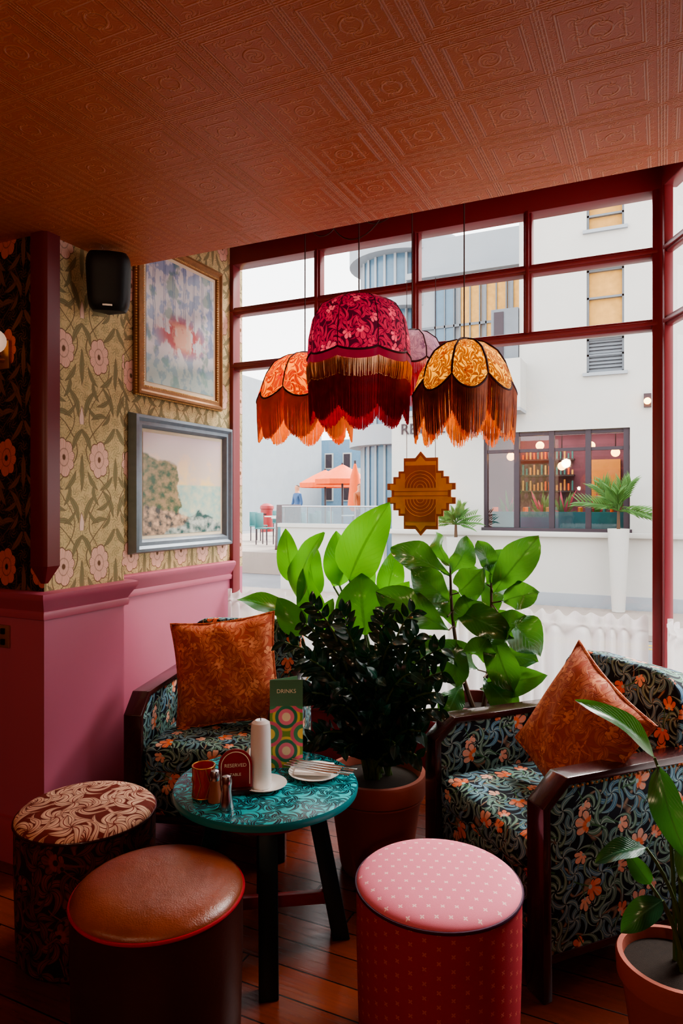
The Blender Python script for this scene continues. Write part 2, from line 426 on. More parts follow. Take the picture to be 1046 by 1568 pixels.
o=MB('wall_front_right',[M['pink']]); o.lohi((.62,2.36,0),(2.2,2.46,2.6)); o.done()
path=[(-3.68,2.0),(XP,2.0),(XP,2.455),(XL,2.455),(XL,3.58)]
o=MB('trim_dado_rail',M['mauve'])
o.sweep(path,[(0,1.02),(.014,1.022),(.018,1.045),(.012,1.055),(.022,1.075),(.038,1.10),(.046,1.115),(.046,1.13),(.034,1.137),(0,1.137)]); o.done(ang=50)
o=MB('baseboard_left',M['mauve']); o.sweep(path,[(0,0),(.022,0),(.022,.15),(.014,.165),(.012,.18),(0,.185)]); o.done()
o=MB('trim_corner_bead',M['maroon'])
pr=[(XP-.055,1.98),(XP+.012,1.98),(XP+.028,1.992),(XP+.028,2.055),(XP,2.055),(XP,2.0),(XP-.055,2.0)]
o.prism(pr,2,1.24,2.6); 
n=len(pr); cx,cy=XP,2.0
vs=[(p[0],p[1],1.24) for p in pr]+[(cx+(p[0]-cx)*.25,cy+(p[1]-cy)*.25,1.17) for p in pr]
o.add(vs,[[i,(i+1)%n,n+(i+1)%n,n+i] for i in range(n)]+[[n+i for i in range(n)]]); o.done()
o=MB('brass_light_switch',[M['brass'],M['black']]); o.lohi((-2.62,1.988,.89),(-2.475,2.0,.985),0,.003)
for z in (.915,.96): o.lohi((-2.515,1.98,z-.012),(-2.495,1.99,z+.012),1,.002)
o.done()
# ------------------------------------------------------------------ windows
def glassm(name,f,tint):
    g=bpy.data.materials.new(name); g.use_nodes=True; nt=g.node_tree
    nt.nodes.remove(nt.nodes['Principled BSDF']); tr=nt.nodes.new('ShaderNodeBsdfTransparent'); gl=nt.nodes.new('ShaderNodeBsdfGlossy')
    gl.inputs['Roughness'].default_value=.02; tr.inputs[0].default_value=tint
    mx=nt.nodes.new('ShaderNodeMixShader'); mx.inputs[0].default_value=f
    nt.links.new(tr.outputs[0],mx.inputs[1]); nt.links.new(gl.outputs[0],mx.inputs[2]); nt.links.new(mx.outputs[0],nt.nodes['Material Output'].inputs[0])
    return g
M['glass']=glassm('window_glass',.05,(.96,.97,.97,1)); M['glass2']=glassm('shopfront_glass',.10,(.62,.72,.78,1))
def win(name,L,mull,dp=.06,hw=.028,x0=0.0,dl=-.02):
    o=MB(name,[M['frame'],M['glass']])
    o.lohi((dl,-.02,0),(L+.02,dp+.03,.28),0); o.lohi((dl,-.05,.28),(L+.02,dp+.03,.32),0,.006)
    o.lohi((dl,-.02,2.99),(L+.02,dp+.03,3.15),0,.005)
    for z in (2.355,2.70): 
        o.lohi((x0,-.012,z-.024),(L,dp,z+.024),0,.006); o.lohi((x0,-.022,z-.010),(L,-.008,z+.010),0,.004)
    for x in (x0,L): o.lohi((x-hw,-.02,.3),(x+hw,dp,3.0),0,.006)
    for x in mull:
        o.lohi((x-.022,-.01,2.37),(x+.022,.05,3.0),0,.007); o.lohi((x-.009,-.024,2.37),(x+.009,-.006,3.0),0,.004)
    o.add([(x0,dp*.5,.3),(L,dp*.5,.3),(L,dp*.5,3.0),(x0,dp*.5,3.0)],[[0,1,2,3]],1)
    return o
win('window_1',2.44,[.61,1.22,1.83],hw=.025).done((XL,YW,0))
a=math.atan2(-1.24,.59)
win('window_2',1.373,[],.024,.014,.045,.03).done((0.0,YW,0),a)
m,nt,b=base('sheer_curtain',.9,0,.1); b.inputs['Base Color'].default_value=C(240,236,234)
n=noisen(nt,500,1)
transl(m,nt,b,C(240,236,234),.45)
t=nt.nodes.new('ShaderNodeBsdfTransparent'); mx=nt.nodes.new('ShaderNodeMixShader'); link(nt,n*.2+.02,mx.inputs[0])
prev=nt.nodes['Material Output'].inputs[0].links[0].from_socket
nt.links.new(prev,mx.inputs[1]); nt.links.new(t.outputs[0],mx.inputs[2]); nt.links.new(mx.outputs[0],nt.nodes['Material Output'].inputs[0])
M['sheer']=m
def curtain(name,L,loc,rz):
    o=MB(name,[M['sheer'],M['brass']])
    N=int(L*170)
    def fn(u,v):
        x=u*L; z=.955-v*.625
        am=.022 if abs(v-.09)>.03 else .006
        return (x,am*math.sin(x*80+math.sin(x*17)*2.5)+.012*math.sin(x*31)*v,z+(.012*math.sin(x*80+1) if v<.03 else 0))
    o.grid(fn,N,28,0)
    o.tube([(0,.012,.90),(L,.012,.90)],.004,0)
    o.done(loc,rz)
curtain('cafe_curtain',2.38,(XL+.02,YW-.07,0),0)
curtain('cafe_curtain',1.2,(0.02,YW-.12,0),a)
# ------------------------------------------------------------------ pictures
def pic(name,paint,fr,y0,y1,z0,z1,fw,dp,mount=None,bead=None):
    o=MB(name,[fr,paint,M['mount'],M['wooddk'],M['goldlt']]); X=XL+.004
    o.lohi((X,y0+.01,z0+.01),(X+.012,y1-.01,z1-.01),3)
    pro=[(0,0),(fw*.15,dp*.9),(fw*.35,dp),(fw*.55,dp*.7),(fw*.8,dp*.75),(fw,dp*.35),(fw,0)]
    cs=[(y0,z0,1,1),(y1,z0,-1,1),(y1,z1,-1,-1),(y0,z1,1,-1)]
    vs=[];fs=[];k=len(pro)
    for (yy,zz,sy,sz) in cs:
        for (w,d) in pro: vs.append((X+.002+d,yy+sy*w,zz+sz*w))
    for i in range(4):
        for j in range(k-1):
            q=(i+1)%4; fs.append([i*k+j,q*k+j,q*k+j+1,i*k+j+1])
    o.add(vs,fs,0)
    if bead:
        for e_ in (.004,fw*.85):
            c4=[(y0+e_,z0+e_),(y1-e_,z0+e_),(y1-e_,z1-e_),(y0+e_,z1-e_)]
            for i in range(4):
                A=Vector(c4[i]);B=Vector(c4[(i+1)%4]); n_=int((B-A).length/.014)
                for q in range(n_):
                    p=A+(B-A)*(q/n_); o.sphere((X+dp*(.5 if e_<.01 else .7),p.x,p.y),.0065,4,6,4)
    def rect(x,e,m):
        A=(y0+e,z0+e);B=(y1-e,z1-e)
        o.add([(x,A[0],A[1]),(x,B[0],A[1]),(x,B[0],B[1]),(x,A[0],B[1])],[[0,1,2,3]],m,[[(0,0),(1,0),(1,1),(0,1)]])
    if mount: rect(X+.014,fw,2); rect(X+.016,fw+mount,1)
    else: rect(X+.015,fw,1)
    return o
m,nt,b=base('painting_abstract',.2); u,v,_=coords(nt); vec=comb(nt,u,v)
n1=noisen(nt,4,5,vec=vec); n2=noisen(nt,9,5,vec=comb(nt,v+3,u)); 
col=mixc(nt,n1.step(.4),C(160,182,206),C(216,214,216)); col=mixc(nt,(n2-.52).step(.06)*.6,col,C(84,124,180))
col=mixc(nt,(n1-.56).step(.04)*.6,col,C(90,136,124))
arch=((u*7+n1*.6).fract()-.5).abs().band(.42,.04,.05)*(v-.35).step(.1); col=mixc(nt,arch*.6,col,C(90,110,150))
dd=((u-.5)*(u-.5)*2+(v-.42)*(v-.42)*10).sqrt()
col=mixc(nt,(.45-dd).step(.3)*(n2-.47).step(.05),col,C(190,70,70)); col=mixc(nt,(.34-dd).step(.2)*(n1-.48).step(.05)*.8,col,C(236,190,160))
col=mixc(nt,(.22-v).step(.15)*.6,col,C(120,156,140))
link(nt,col,b.inputs['Base Color']); M['p1']=m
m,nt,b=base('painting_coast',.2); u,v,_=coords(nt); vec=comb(nt,u,v)
n1=noisen(nt,5,5,vec=vec)-.5; n2=noisen(nt,14,4,vec=vec)-.5
col=mixc(nt,v._m('MULTIPLY_ADD',2.2,-1.1,clamp=True),C(250,216,150),C(228,190,182))
col=mixc(nt,(n1+v*.3-.12).step(.15)*.5,col,C(196,190,200))
sea=(.50-v).step(.02); col=mixc(nt,sea,col,mixc(nt,(n2*2+.5),C(140,190,184),C(216,214,180)))
hd=((.42-u)*1.5+n1*.35).min((.80-v-u*.25+n1*.15)); col=mixc(nt,hd.step(.03),col,mixc(nt,n2*4+.5,C(50,86,50),C(170,140,96)))
lo=(.30-v-(u-.15).abs()*.35+n1*.3); col=mixc(nt,lo.step(.03),col,mixc(nt,n2*4+.5,C(70,66,60),C(216,176,140)))
lo=(.22-v-(u-.7).abs()*.5+n1*.35); col=mixc(nt,lo.step(.03),col,mixc(nt,n2*4+.5,C(44,84,80),C(190,196,186)))
link(nt,col,b.inputs['Base Color']); M['p2']=m
pic('framed_abstract_painting',M['p1'],M['gold'],2.71,3.46,2.055,2.90,.06,.035,.02,True).done()
pic('framed_seascape_painting',M['p2'],M['silver'],2.672,3.545,1.235,1.962,.075,.05,.018).done()
o=MB('wall_speaker',[M['black'],M['steel']])
o.M=Matrix.Translation((-2.165,2.24,2.45))@Matrix.Rotation(math.radians(38),4,'Z')@Matrix.Rotation(math.radians(8),4,'X')
def sp(i,j):
    t=2*pi*i; zz=-.135+.27*j; s=(1-abs(zz/.135)**5)**.25 if abs(zz)<.135 else .0
    s=max(.02,s)*(1+.06*zz/.135); c_,s_=math.cos(t),math.sin(t); e=.6
    return (.09*s*math.copysign(abs(c_)**e,c_),.07*s*math.copysign(abs(s_)**e,s_),zz)
o.grid(sp,40,20,0)
o.lohi((-.02,-.072,-.105),(.02,-.066,-.098),1)
o.M=Matrix.Identity(4)
o.tube([(-2.20,2.27,2.47),(-2.25,2.30,2.50),(-2.28,2.30,2.50)],.014,0); o.lohi((-2.28,2.26,2.45),(-2.264,2.34,2.55),0,.004)
o.done()
M['frost']=plain('frosted_glass_lamp',C(240,200,180),.3,emit=(1,.7,.5,1),es=.4)
o=MB('wall_sconce',[M['frost'],M['brass']])
o.sphere((-2.49,1.93,2.165),.05,0); o.tube([(-2.50,2.0,2.10),(-2.50,1.95,2.09),(-2.49,1.93,2.115)],.008,1); o.lathe([(0.001,0),(.03,0),(.03,.012),(.001,.014)],1,(-2.49,1.93,2.105)); o.lohi((-2.53,1.985,2.06),(-2.47,2.0,2.18),1,.004); o.done()
# ------------------------------------------------------------------ armchairs
def armchair(loc,rz):
    o=MB('armchair',[M['fab'],M['wooddk'],M['brass']])
    for s in (-1,1):
        x0,x1=(s*.355,s*.275) if s>0 else (-.355,-.275)
        a_,b_=min(x0,x1),max(x0,x1)
        o.prism([(-.34,0),(-.34,.585),(-.25,.665),(.34,.665),(.34,.64),(-.24,.64),(-.312,.575),(-.305,0)],0,a_,b_,1,.004)
        o.prism([(-.315,.13),(-.315,.572),(-.24,.642),(.32,.642),(.32,.13)],0,a_+.008,b_-.008,0,.006)
        o.lohi((a_+.005,-.315,.11),(b_-.005,.33,.135),1,.003)
        o.box((s*.315,.31,.07),(.05,.05,.14),1,.005)
        for k in range(28):
            y=-.225+k*.019
            o.sphere((s*.3485,y,.632),.0045,2,6,4)
    o.box((0,-.01,.25),(.56,.60,.22),0,.02)
    o.box((0,-.035,.395),(.548,.60,.13),0,.045,4)
    o.lohi((-.28,-.325,.12),(.28,-.30,.15),1,.003)
    hw=.30; zt=.90; r=.12; pts=[(-hw,.14),(hw,.14)]
    for k in range(7):
        t=k/6*pi/2; pts.append((hw-r+r*math.cos(t),zt-r+r*math.sin(t)))
    for k in range(7):
        t=pi/2+k/6*pi/2; pts.append((-hw+r+r*math.cos(t),zt-r+r*math.sin(t)))
    o.M=Matrix.Translation((0,.27,.3))@Matrix.Rotation(math.radians(-9),4,'X')@Matrix.Translation((0,0,-.3))
    o.prism(pts,1,-.065,.065,0,.035,3)
    o.M=Matrix.Identity(4)
    return o.done(loc,rz)
armchair((-.356,2.587,0),math.radians(-42.2))
armchair((-1.865,2.69,0),math.radians(17.5))
def cushion(name,S,T,Mx):
    o=MB(name,[M['rust'],M['rust']])
    o.M=Mx
    def f(sg):
        def g(i,j):
            x=i*2-1;y=j*2-1
            t=T*max(0,(1-x*x)*(1-y*y))**.42
            return (x*S*(1-.09*(1-y*y)),sg*t+.006*math.sin(x*9+y*5)*(1-x*x),y*S*(1-.09*(1-x*x)))
        return g
    uvf=lambda i,j:(i*2*S,j*2*S)
    o.grid(f(-1),20,20,0,uvf); o.grid(f(1),20,20,0,uvf)
    pts=[]
    for k in range(80):
        q=k/20; e=int(q); t=(q-e)*2-1
        x,y=[(t,-1),(1,t),(-t,1),(-1,-t)][e]
        pts.append((x*S*(1-.09*(1-y*y)),0,y*S*(1-.09*(1-x*x))))
    o.tube(pts,.006,1,6,True)
    o.done()
def mat(loc,rz,rx,ry): return Matrix.Translation(loc)@Matrix.Rotation(math.radians(rz),4,'Z')@Matrix.Rotation(math.radians(rx),4,'X')@Matrix.Rotation(math.radians(ry),4,'Y')
cushion('throw_cushion',.25,.08,mat((-1.865,2.685,.705),24,-14,-7))
cushion('throw_cushion',.235,.08,mat((-.27,2.53,.69),-44,-20,24))
# ------------------------------------------------------------------ stools
def stool(name,loc,top,side,pipe,H=.47,r=.228,dome=.018,ex=.35):
    o=MB(name,[top,side,pipe]); zp=H-.028-dome*.35
    o.lathe([(.001,0),(r*.93,0),(r*.97,.015),(r*.985,.15),(r*1.0,H*.6),(r,zp)],1,seg=64)
    pr=[(r,zp)]
    for k in range(1,15):
        t=k/14*pi/2
        pr.append((r*(max(.0005,math.cos(t))**ex if t<pi/2-.001 else .002), zp+(H-zp)*math.sin(t)**1.0))
    o.lathe(pr,0,seg=64,uvm='top')
    o.ring((0,0,zp),r*1.004,.0048,2,64)
    o.done(loc,R(0,6),ang=60)
stool('pink_pouf_stool',(-.568,1.84,0),M['pinkfab'],M['pinkshaded'],M['purple'],dome=.01)
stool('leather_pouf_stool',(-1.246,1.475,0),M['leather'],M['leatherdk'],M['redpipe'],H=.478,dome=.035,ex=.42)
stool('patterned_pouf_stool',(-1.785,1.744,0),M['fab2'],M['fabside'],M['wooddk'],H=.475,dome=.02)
# ------------------------------------------------------------------ table
tc=(-1.224,1.999)
o=MB('coffee_table',[M['tabletop'],M['tealdk'],M['tablered'],M['tealedge']])
o.lathe([(.0005,.548),(.300,.548),(.309,.545)],0,seg=72,uvm='top')
o.lathe([(.309,.545),(.313,.536),(.311,.522),(.300,.516),(.001,.516)],3,seg=72)
o.lathe([(.17,.46),(.20,.46),(.20,.516)],2,seg=40)
for k in range(4):
    t=math.radians(-57+90*k); c_,s_=math.cos(t),math.sin(t)
    o.M=Matrix(((c_,-s_,0,0),(s_,c_,0,0),(0,0,1,0),(0,0,0,1)))
    o.prism([(.125,.516),(.185,.516),(.285,0),(.225,0)],1,-.030,.030,1,.004)
    o.prism([(0,.16),(.215,.16),(.225,.12),(0,.12)],1,-.012,.012,2,.002)
o.M=Matrix.Identity(4)
o.done((tc[0],tc[1],0))
TZ=.549
m,nt,b=base('menu_print',.4); u,v,_=coords(nt)
fx=((u*1.0).fract()-.5).abs(); 
y1=v*2.6; cyy=((y1).fract()-.5)
rr=((u-.5)*(u-.5)+cyy*cyy).sqrt()
rg=((fx-.5)*(fx-.5)+((y1+.5).fract()-.5)*((y1+.5).fract()-.5)).sqrt()
col=mixc(nt,(.42-rr).step(.02),C(120,160,62),C(224,200,90)); col=mixc(nt,(.34-rr).step(.02),col,C(46,130,94)); col=mixc(nt,(.24-rr).step(.02),col,C(236,130,150)); col=mixc(nt,(.13-rr).step(.02),col,C(240,220,180))
col=mixc(nt,(.38-rg).step(.02),col,C(226,106,130)); col=mixc(nt,(.28-rg).step(.02),col,C(70,150,100)); col=mixc(nt,(.16-rg).step(.02),col,C(236,210,100))
col=mixc(nt,(v-.70).step(.01),col,C(80,126,90)); link(nt,col,b.inputs['Base Color']); M['menu']=m
M['cream']=plain('print_cream',C(246,236,206),.6)
o=MB('drinks_menu',[M['menu'],M['linen']])
w=.118;h=.315
for s in (0,1):
    if s==0: vs=[(-w/2,0,0),(w/2,.0,0),(w/2,.0,h),(-w/2,0,h)]
    else: vs=[(-w/2,.002,0),(w/2-.02,.055,0),(w/2-.02,.055,h),(-w/2,.002,h)]
    o.add(vs,[[0,1,2,3]],0,[[(0,0),(1,0),(1,1),(0,1)]])
    o.add([(p[0],p[1]+.0012,p[2]) for p in vs],[[0,1,2,3]],1)
mo=o.done((-1.221,2.130,TZ),math.radians(28))
text('menu_title','DRINKS',.020,Matrix.Translation((0,-.001,h*.87))@Matrix.Rotation(pi/2,4,'X'),M['cream'],mo,.0003)
o=MB('white_pillar_candle',[M['white'],M['cord']])
o.lathe([(.001,0),(.033,0),(.036,.01),(.034,.12),(.033,.195),(.03,.214),(.018,.222),(.001,.220)],0,seg=32); o.tube([(0,0,.215),(0,0,.232)],.0015,1); o.done((-1.213,1.945,TZ+.004))
def plate(name,r):
    o=MB(name,M['white']); o.lathe([(.001,.003),(r*.5,.003),(r*.6,.005),(r,.016),(r*1.01,.014),(r*.62,.0),(.001,0)],0,seg=40); return o
plate('saucer',.075).done((-1.205,1.955,TZ))
plate('side_plate',.09).done((-1.10,2.115,TZ))
o=MB('cutlery_set',[M['steel'],M['linen']])
o.box((0,0,.006),(.13,.10,.012),1,.004,rot=Matrix.Rotation(.3,3,'Z'))
for k in range(4):
    y=-.035+k*.02
    o.tube([(-.10,y,.0165),(-.03,y,.0165),(.03,y,.017),(.10,y+.004,.0175)],[.003,.003,.0025,.004],0)
    if k%2: o.box((.125,y+.005,.018),(.05,.017,.002),0,.0008)
    else:
        for q in range(3): o.tube([(.10,y+.004,.0175),(.115,y-.002+q*.006,.018),(.145,y-.002+q*.006,.018)],.0012,0)
o.done((-1.10,2.115,TZ+.016),math.radians(2))
M['redglass']=plain('red_glass',C(180,36,22),.08,coat=.5)
o=MB('red_glass_tealight_jar',[M['redglass'],M['brass']])
o.lathe([(.001,0),(.030,0),(.036,.008),(.037,.05),(.034,.075),(.036,.10),(.033,.10),(.030,.07),(.001,.06)],0,seg=32)
for z in (.004,.10): o.ring((0,0,z),.0365,.002,1)
for k in range(8): 
    t=k*pi/4; o.tube([(.037*math.cos(t),.037*math.sin(t),.004),(.039*math.cos(t+.4),.039*math.sin(t+.4),.05),(.037*math.cos(t),.037*math.sin(t),.10)],.0014,1)
o.done((-1.345,1.81,TZ))
M['pepper']=plain('shaker_wood',C(150,90,60),.35)
for i,(x,y,h,mm) in enumerate(((-1.29,1.795,.10,M['pepper']),(-1.225,1.765,.105,M['steel']))):
    o=MB(['pepper_shaker','salt_shaker'][i],[mm,M['steel']])
    o.lathe([(.001,0),(.022,0),(.0225,.008),(.019,.03),(.0155,.055),(.016,h*.68)],0,seg=24)
    o.lathe([(.0165,h*.68),(.017,h*.74),(.017,h*.86),(.013,h*.97),(.001,h)],1,seg=24); o.done((x,y,TZ))
o=MB('arched_table_sign',[M['tablered'],M['cream'],M['wooddk']])
arc=[(-.055,.018),(.055,.018)]+[(.055*math.cos(t*pi/16),.09+.055*math.sin(t*pi/16)) for t in range(17)]
o.prism(arc,1,-.004,.004,0,.001)
pts=[(.046*math.cos(t*pi/16),-.0045,.09+.046*math.sin(t*pi/16)) for t in range(17)]
o.tube([(.046,-.0045,.03)]+pts+[(-.046,-.0045,.03)],.0014,1); o.lohi((-.05,-.022,0),(.05,.022,.02),2,.003)
so=o.done((-1.265,1.873,TZ),math.radians(34))
for i,(t_,z,sz) in enumerate((('RESERVED',.092,.016),('TABLE',.062,.013))):
    text('sign_lettering',t_,sz,Matrix.Translation((0,-.0055,z))@Matrix.Rotation(pi/2,4,'X'),M['cream'],so,.0003)
o=MB('folded_napkin',M['linen'])
o.grid(lambda i,j:((i-.5)*.10,(j-.5)*.09,.006+.07*math.exp(-((i-.4)**2+(j-.5)**2)*9)*(1+.2*math.sin(i*14))),12,10); 
o.lohi((-.05,-.045,0),(.05,.045,.006),0,.002); o.done((-1.33,2.06,TZ),.4)
# ------------------------------------------------------------------ pots & plants
def pot(o,x,y,r,h,m,ms):
    o.lathe([(.001,.0),(r*.68,0),(r*.72,.02),(r*.92,h*.78),(r*.93,h*.79),(r*1.0,h*.80),(r*1.02,h*.97),(r*.99,h),(r*.9,h),(r*.88,h*.9)],m,(x,y,0),48)
    o.lathe([(.88*r,h*.9),(r*.5,h*.93),(.001,h*.94)],ms,(x,y,0),32,'top')
def bez(a,b,c,n=10): 
    a,b,c=Vector(a),Vector(b),Vector(c)
    return [a*(1-t)**2+b*2*t*(1-t)+c*t*t for t in [i/n for i in range(n+1)]]
o=MB('potted_zz_plant',[M['terracotta'],M['soil'],M['stem'],M['lzz']])
px,py=-1.075,2.62
pot(o,px,py,.205,.39,0,1)
o.ring((px,py,.30),.195,.006,0,48)
tips=[(-1.36,2.60,1.06),(-1.28,2.72,1.02),(-1.47,2.55,.90),(-1.44,2.68,.96),(-1.18,2.55,.98),(-1.10,2.78,1.02),(-.95,2.72,1.04),(-.90,2.62,.96),(-.82,2.70,.90),
      (-.80,2.56,.76),(-.84,2.50,.62),(-1.0,2.45,.82),(-1.12,2.40,.78),(-1.27,2.42,.74),(-1.30,2.42,.72),(-1.02,2.42,.66),(-1.2,2.38,.60),(-.92,2.44,.58),(-1.36,2.48,.74),(-1.22,2.62,.92),(-1.0,2.60,.93),(-.80,2.62,.68),
      (-1.30,2.46,.86),(-1.05,2.48,.90),(-.88,2.5,.84),(-1.26,2.36,.56),(-1.1,2.36,.56),(-.84,2.46,.54),(-1.16,2.44,.70),(-.95,2.4,.70),(-1.4,2.6,.80),(-.80,2.64,.82)]
for T_ in tips:
    T_=Vector(T_); b0=Vector((px+R(-.05,.05),py+R(-.05,.05),.36)); mid=(b0+T_)/2; mid.x=b0.x+(T_.x-b0.x)*.3; mid.y=b0.y+(T_.y-b0.y)*.3; mid.z=b0.z+(T_.z-b0.z)*.75+.06
    pts=bez(b0,mid,T_,12); o.tube(pts,[.009-.0055*i/12 for i in range(13)],2,6)
    for i in range(3,13):
        p=pts[i]; d=(pts[i]-pts[i-1]).normalized(); s_=d.cross(Vector((R(-.3,.3),-1,R(-.2,.4)))).normalized()
        L=.086*(1-.25*(i-3)/10)*R(.9,1.15)
        for sg in (-1,1):
            q=p+(s_*sg*.8+d*.65+Vector((0,-.15,0))).normalized()*L
            o.leaf(p,q,L*.52,3,(R(-.7,.7),-1,R(0,1.4)),.08,.15,.8,6)
o.done()
o=MB('potted_bird_of_paradise',[M['potdark'],M['soil'],M['stem'],M['lbop']])
bx,by=-1.35,3.28
pot(o,bx,by,.155,.50,0,1)
LV=[((-1.73,3.15,.97),(-1.56,3.10,1.35),.22,(-.7,-1,.1)),((-1.79,3.2,1.07),(-1.84,3.2,1.36),.13,(.3,-1,.2)),((-1.54,3.25,1.06),(-1.56,3.25,1.35),.16,(.5,-1,0)),
    ((-1.44,3.15,1.11),(-1.20,3.10,1.50),.25,(.1,-1,.1)),((-1.32,3.08,.85),(-1.35,3.10,1.15),.27,(.2,-1,.1)),((-1.56,3.1,.86),(-1.67,3.1,1.17),.17,(-.2,-1,.1)),
    ((-1.70,3.02,.92),(-1.99,2.96,1.00),.14,(.0,-.6,1)),((-1.43,3.3,1.0),(-1.45,3.35,1.26),.14,(.4,-1,.3)),((-1.22,3.2,.93),(-1.10,3.1,1.12),.14,(0,-1,.4)),
    ((-1.65,3.2,1.0),(-1.74,3.3,1.30),.17,(0,-1,0)),((-1.50,3.05,.82),(-1.46,3.0,1.03),.14,(-.4,-1,.2)),((-1.60,3.3,1.05),(-1.48,3.35,1.33),.15,(-.4,-1,.1)),((-1.62,3.0,.84),(-1.76,2.98,1.02),.14,(.2,-1,.4)),((-1.30,3.3,1.0),(-1.26,3.35,1.26),.14,(.5,-1,.2))]
for b_,t_,w,n_ in LV:
    o.leaf(b_,t_,w,3,n_,.10,.22,.75,14,.05)
    st=Vector((bx+R(-.05,.05),by+R(-.04,.04),.46)); B=Vector(b_)
    o.tube(bez(st,(st.x*.6+B.x*.4,st.y*.6+B.y*.4,B.z*.8),B,10),[.009-.004*i/10 for i in range(11)],2)
o.done()
o=MB('potted_fiddle_leaf_fig',[M['potdark'],M['soil'],M['trunk'],M['lfig']])
fx_,fy_=-.80,3.22
pot(o,fx_,fy_,.175,.56,0,1)
tr1=bez((fx_-.02,fy_,.52),(-.93,3.2,.8),(-.92,3.18,1.22),10); tr2=bez((fx_+.03,fy_,.52),(-.72,3.2,.8),(-.72,3.16,1.18),10)
for t_ in (tr1,tr2): o.tube(t_,[.013-.008*i/10 for i in range(11)],2,8)
FL=[((-.925,3.18,1.15),(-1.17,3.12,1.27),.14),((-.92,3.18,1.16),(-.83,3.15,1.31),.12),((-.71,3.16,1.08),(-.52,3.10,1.32),.15),((-.74,3.16,1.12),(-.66,3.2,1.26),.13),
    ((-.92,3.15,1.03),(-1.05,3.05,1.17),.14),((-.91,3.12,.90),(-1.20,3.02,1.06),.16),((-.68,3.12,1.0),(-.50,3.05,.86),.16),((-.88,3.10,1.0),(-.62,3.0,.93),.13),
    ((-.70,3.10,.93),(-.60,3.02,.70),.14),((-.89,3.10,.83),(-1.06,3.0,.78),.13),((-.86,3.08,.86),(-.84,2.98,.70),.13),((-.84,3.1,.66),(-.88,2.98,.52),.11),
    ((-.76,3.12,.64),(-.50,3.05,.74),.12),((-.74,3.1,.70),(-.58,3.0,.60),.12),((-.92,3.15,1.2),(-.99,3.2,1.34),.10),((-.72,3.16,1.17),(-.76,3.1,1.31),.09),
    ((-.86,3.1,1.08),(-.74,3.02,1.19),.13),((-.80,3.1,.80),(-.70,2.98,.90),.13),((-.90,3.12,.72),(-1.04,3.02,.64),.12),((-.74,3.1,.84),(-.56,3.0,1.0),.13),
    ((-.66,3.14,1.05),(-.52,3.08,1.1),.12),((-.92,3.14,.96),(-1.04,3.2,1.04),.13),((-.8,3.15,.92),(-.8,3.02,1.06),.14),
    ((-.9,3.2,.9),(-.98,3.26,1.06),.13),((-.74,3.2,.95),(-.70,3.28,1.12),.13),((-.78,3.15,.72),(-.92,3.02,.84),.12),((-.7,3.15,.8),(-.52,3.1,.80),.12),((-.82,3.2,1.0),(-.86,3.28,1.18),.13)]
for b_,t_,w in FL:
    b_=Vector(b_); t_=Vector(t_); ax=tr1 if abs(b_.x+.92)<abs(b_.x+.71) else tr2
    nr=min(ax,key=lambda p:(p-b_).length); o.tube([nr,(nr+b_)/2,b_],.0035,2)
    o.leaf(b_,b_+(t_-b_)*1.12,w*1.1,3,(R(-.9,.9),-1,R(-.2,1.1)),R(.05,.16),.28,1.35,14,.12,R(0,.12))
o.done()
o=MB('potted_strelitzia_seedling',[M['terracotta'],M['soil'],M['stem'],M['ldark'],M['lbop']])
gx,gy=.03,2.02
pot(o,gx,gy,.145,.29,0,1)
GL=[((-.02,2.03,.81),(-.215,1.94,.965),.075,(.2,-.6,1)),((-.04,2.0,.575),(-.165,1.95,.53),.065,(0,-.5,1)),((-.01,2.0,.80),(.06,1.97,.58),.085,(-.3,-1,.2)),((.0,1.99,.45),(-.10,1.95,.36),.07,(0,-.8,.8)),
    ((.05,2.02,.62),(.10,1.95,.48),.07,(-.4,-1,.3)),((-.03,2.0,.48),(-.09,2.0,.56),.05,(0,-1,.3))]
for i_,(b_,t_,w,n_) in enumerate(GL):
    o.leaf(b_,t_,w,4 if i_==0 else 3,n_,.12,.3,.8,12,.04); st=Vector((gx+R(-.03,.03),gy+R(-.03,.03),.26)); B=Vector(b_)
    o.tube(bez(st,(st.x,st.y,B.z*.8),B,8),[.007-.003*i/8 for i in range(9)],2)
o.done()
# ------------------------------------------------------------------ pendants
def shade_mat(name,c1,c2,c3,f,P=.12,fa=None,S=.24):
    m,nt,b,col=floral(name,c1,c2,c2,c3,fa or c3,c2,P=P,rough=.8,bmp=.1,S=S)
    transl(m,nt,b,col,f); return m
M['shp']=shade_mat('shade_plum',C(60,14,36),C(184,50,88),C(110,26,56),.3,.11,C(236,96,128),.3)
M['sho']=shade_mat('shade_amber',C(232,142,24),C(196,70,20),C(150,30,20),.45,.14,C(206,36,22),.34)
M['shy']=shade_mat('shade_cream',C(224,176,62),C(170,96,30),C(110,56,24),.42,.09,C(150,66,24),.3)
M['shl']=shade_mat('shade_lilac',C(130,100,130),C(90,66,104),C(160,130,160),.4)
def fringe(name,c,f,c2=None):
    m,nt,b=base(name,.5,0,.4); col=mixc(nt,noisen(nt,30,2),c,c2 or tuple(x*.6 for x in c[:3])+(1,))
    link(nt,col,b.inputs['Base Color']); transl(m,nt,b,col,f); return m
M['frc']=fringe('fringe_crimson',C(226,30,58),.5,C(150,14,40)); M['fro']=fringe('fringe_amber',C(254,180,50),.5,C(236,124,26)); M['frb']=fringe('fringe_bronze',C(216,120,66),.45,C(130,58,38))
M['frp']=fringe('cloth_band_plum',C(120,20,50),.35,C(90,12,38))
M['bead']=plain('beads_gold',C(236,170,120),.25,.3); M['trimdk']=plain('trim_braid',C(60,16,26),.8)
M['bulb']=plain('bulb_glow',C(255,220,170),.5,emit=(1,.72,.42,1),es=12)
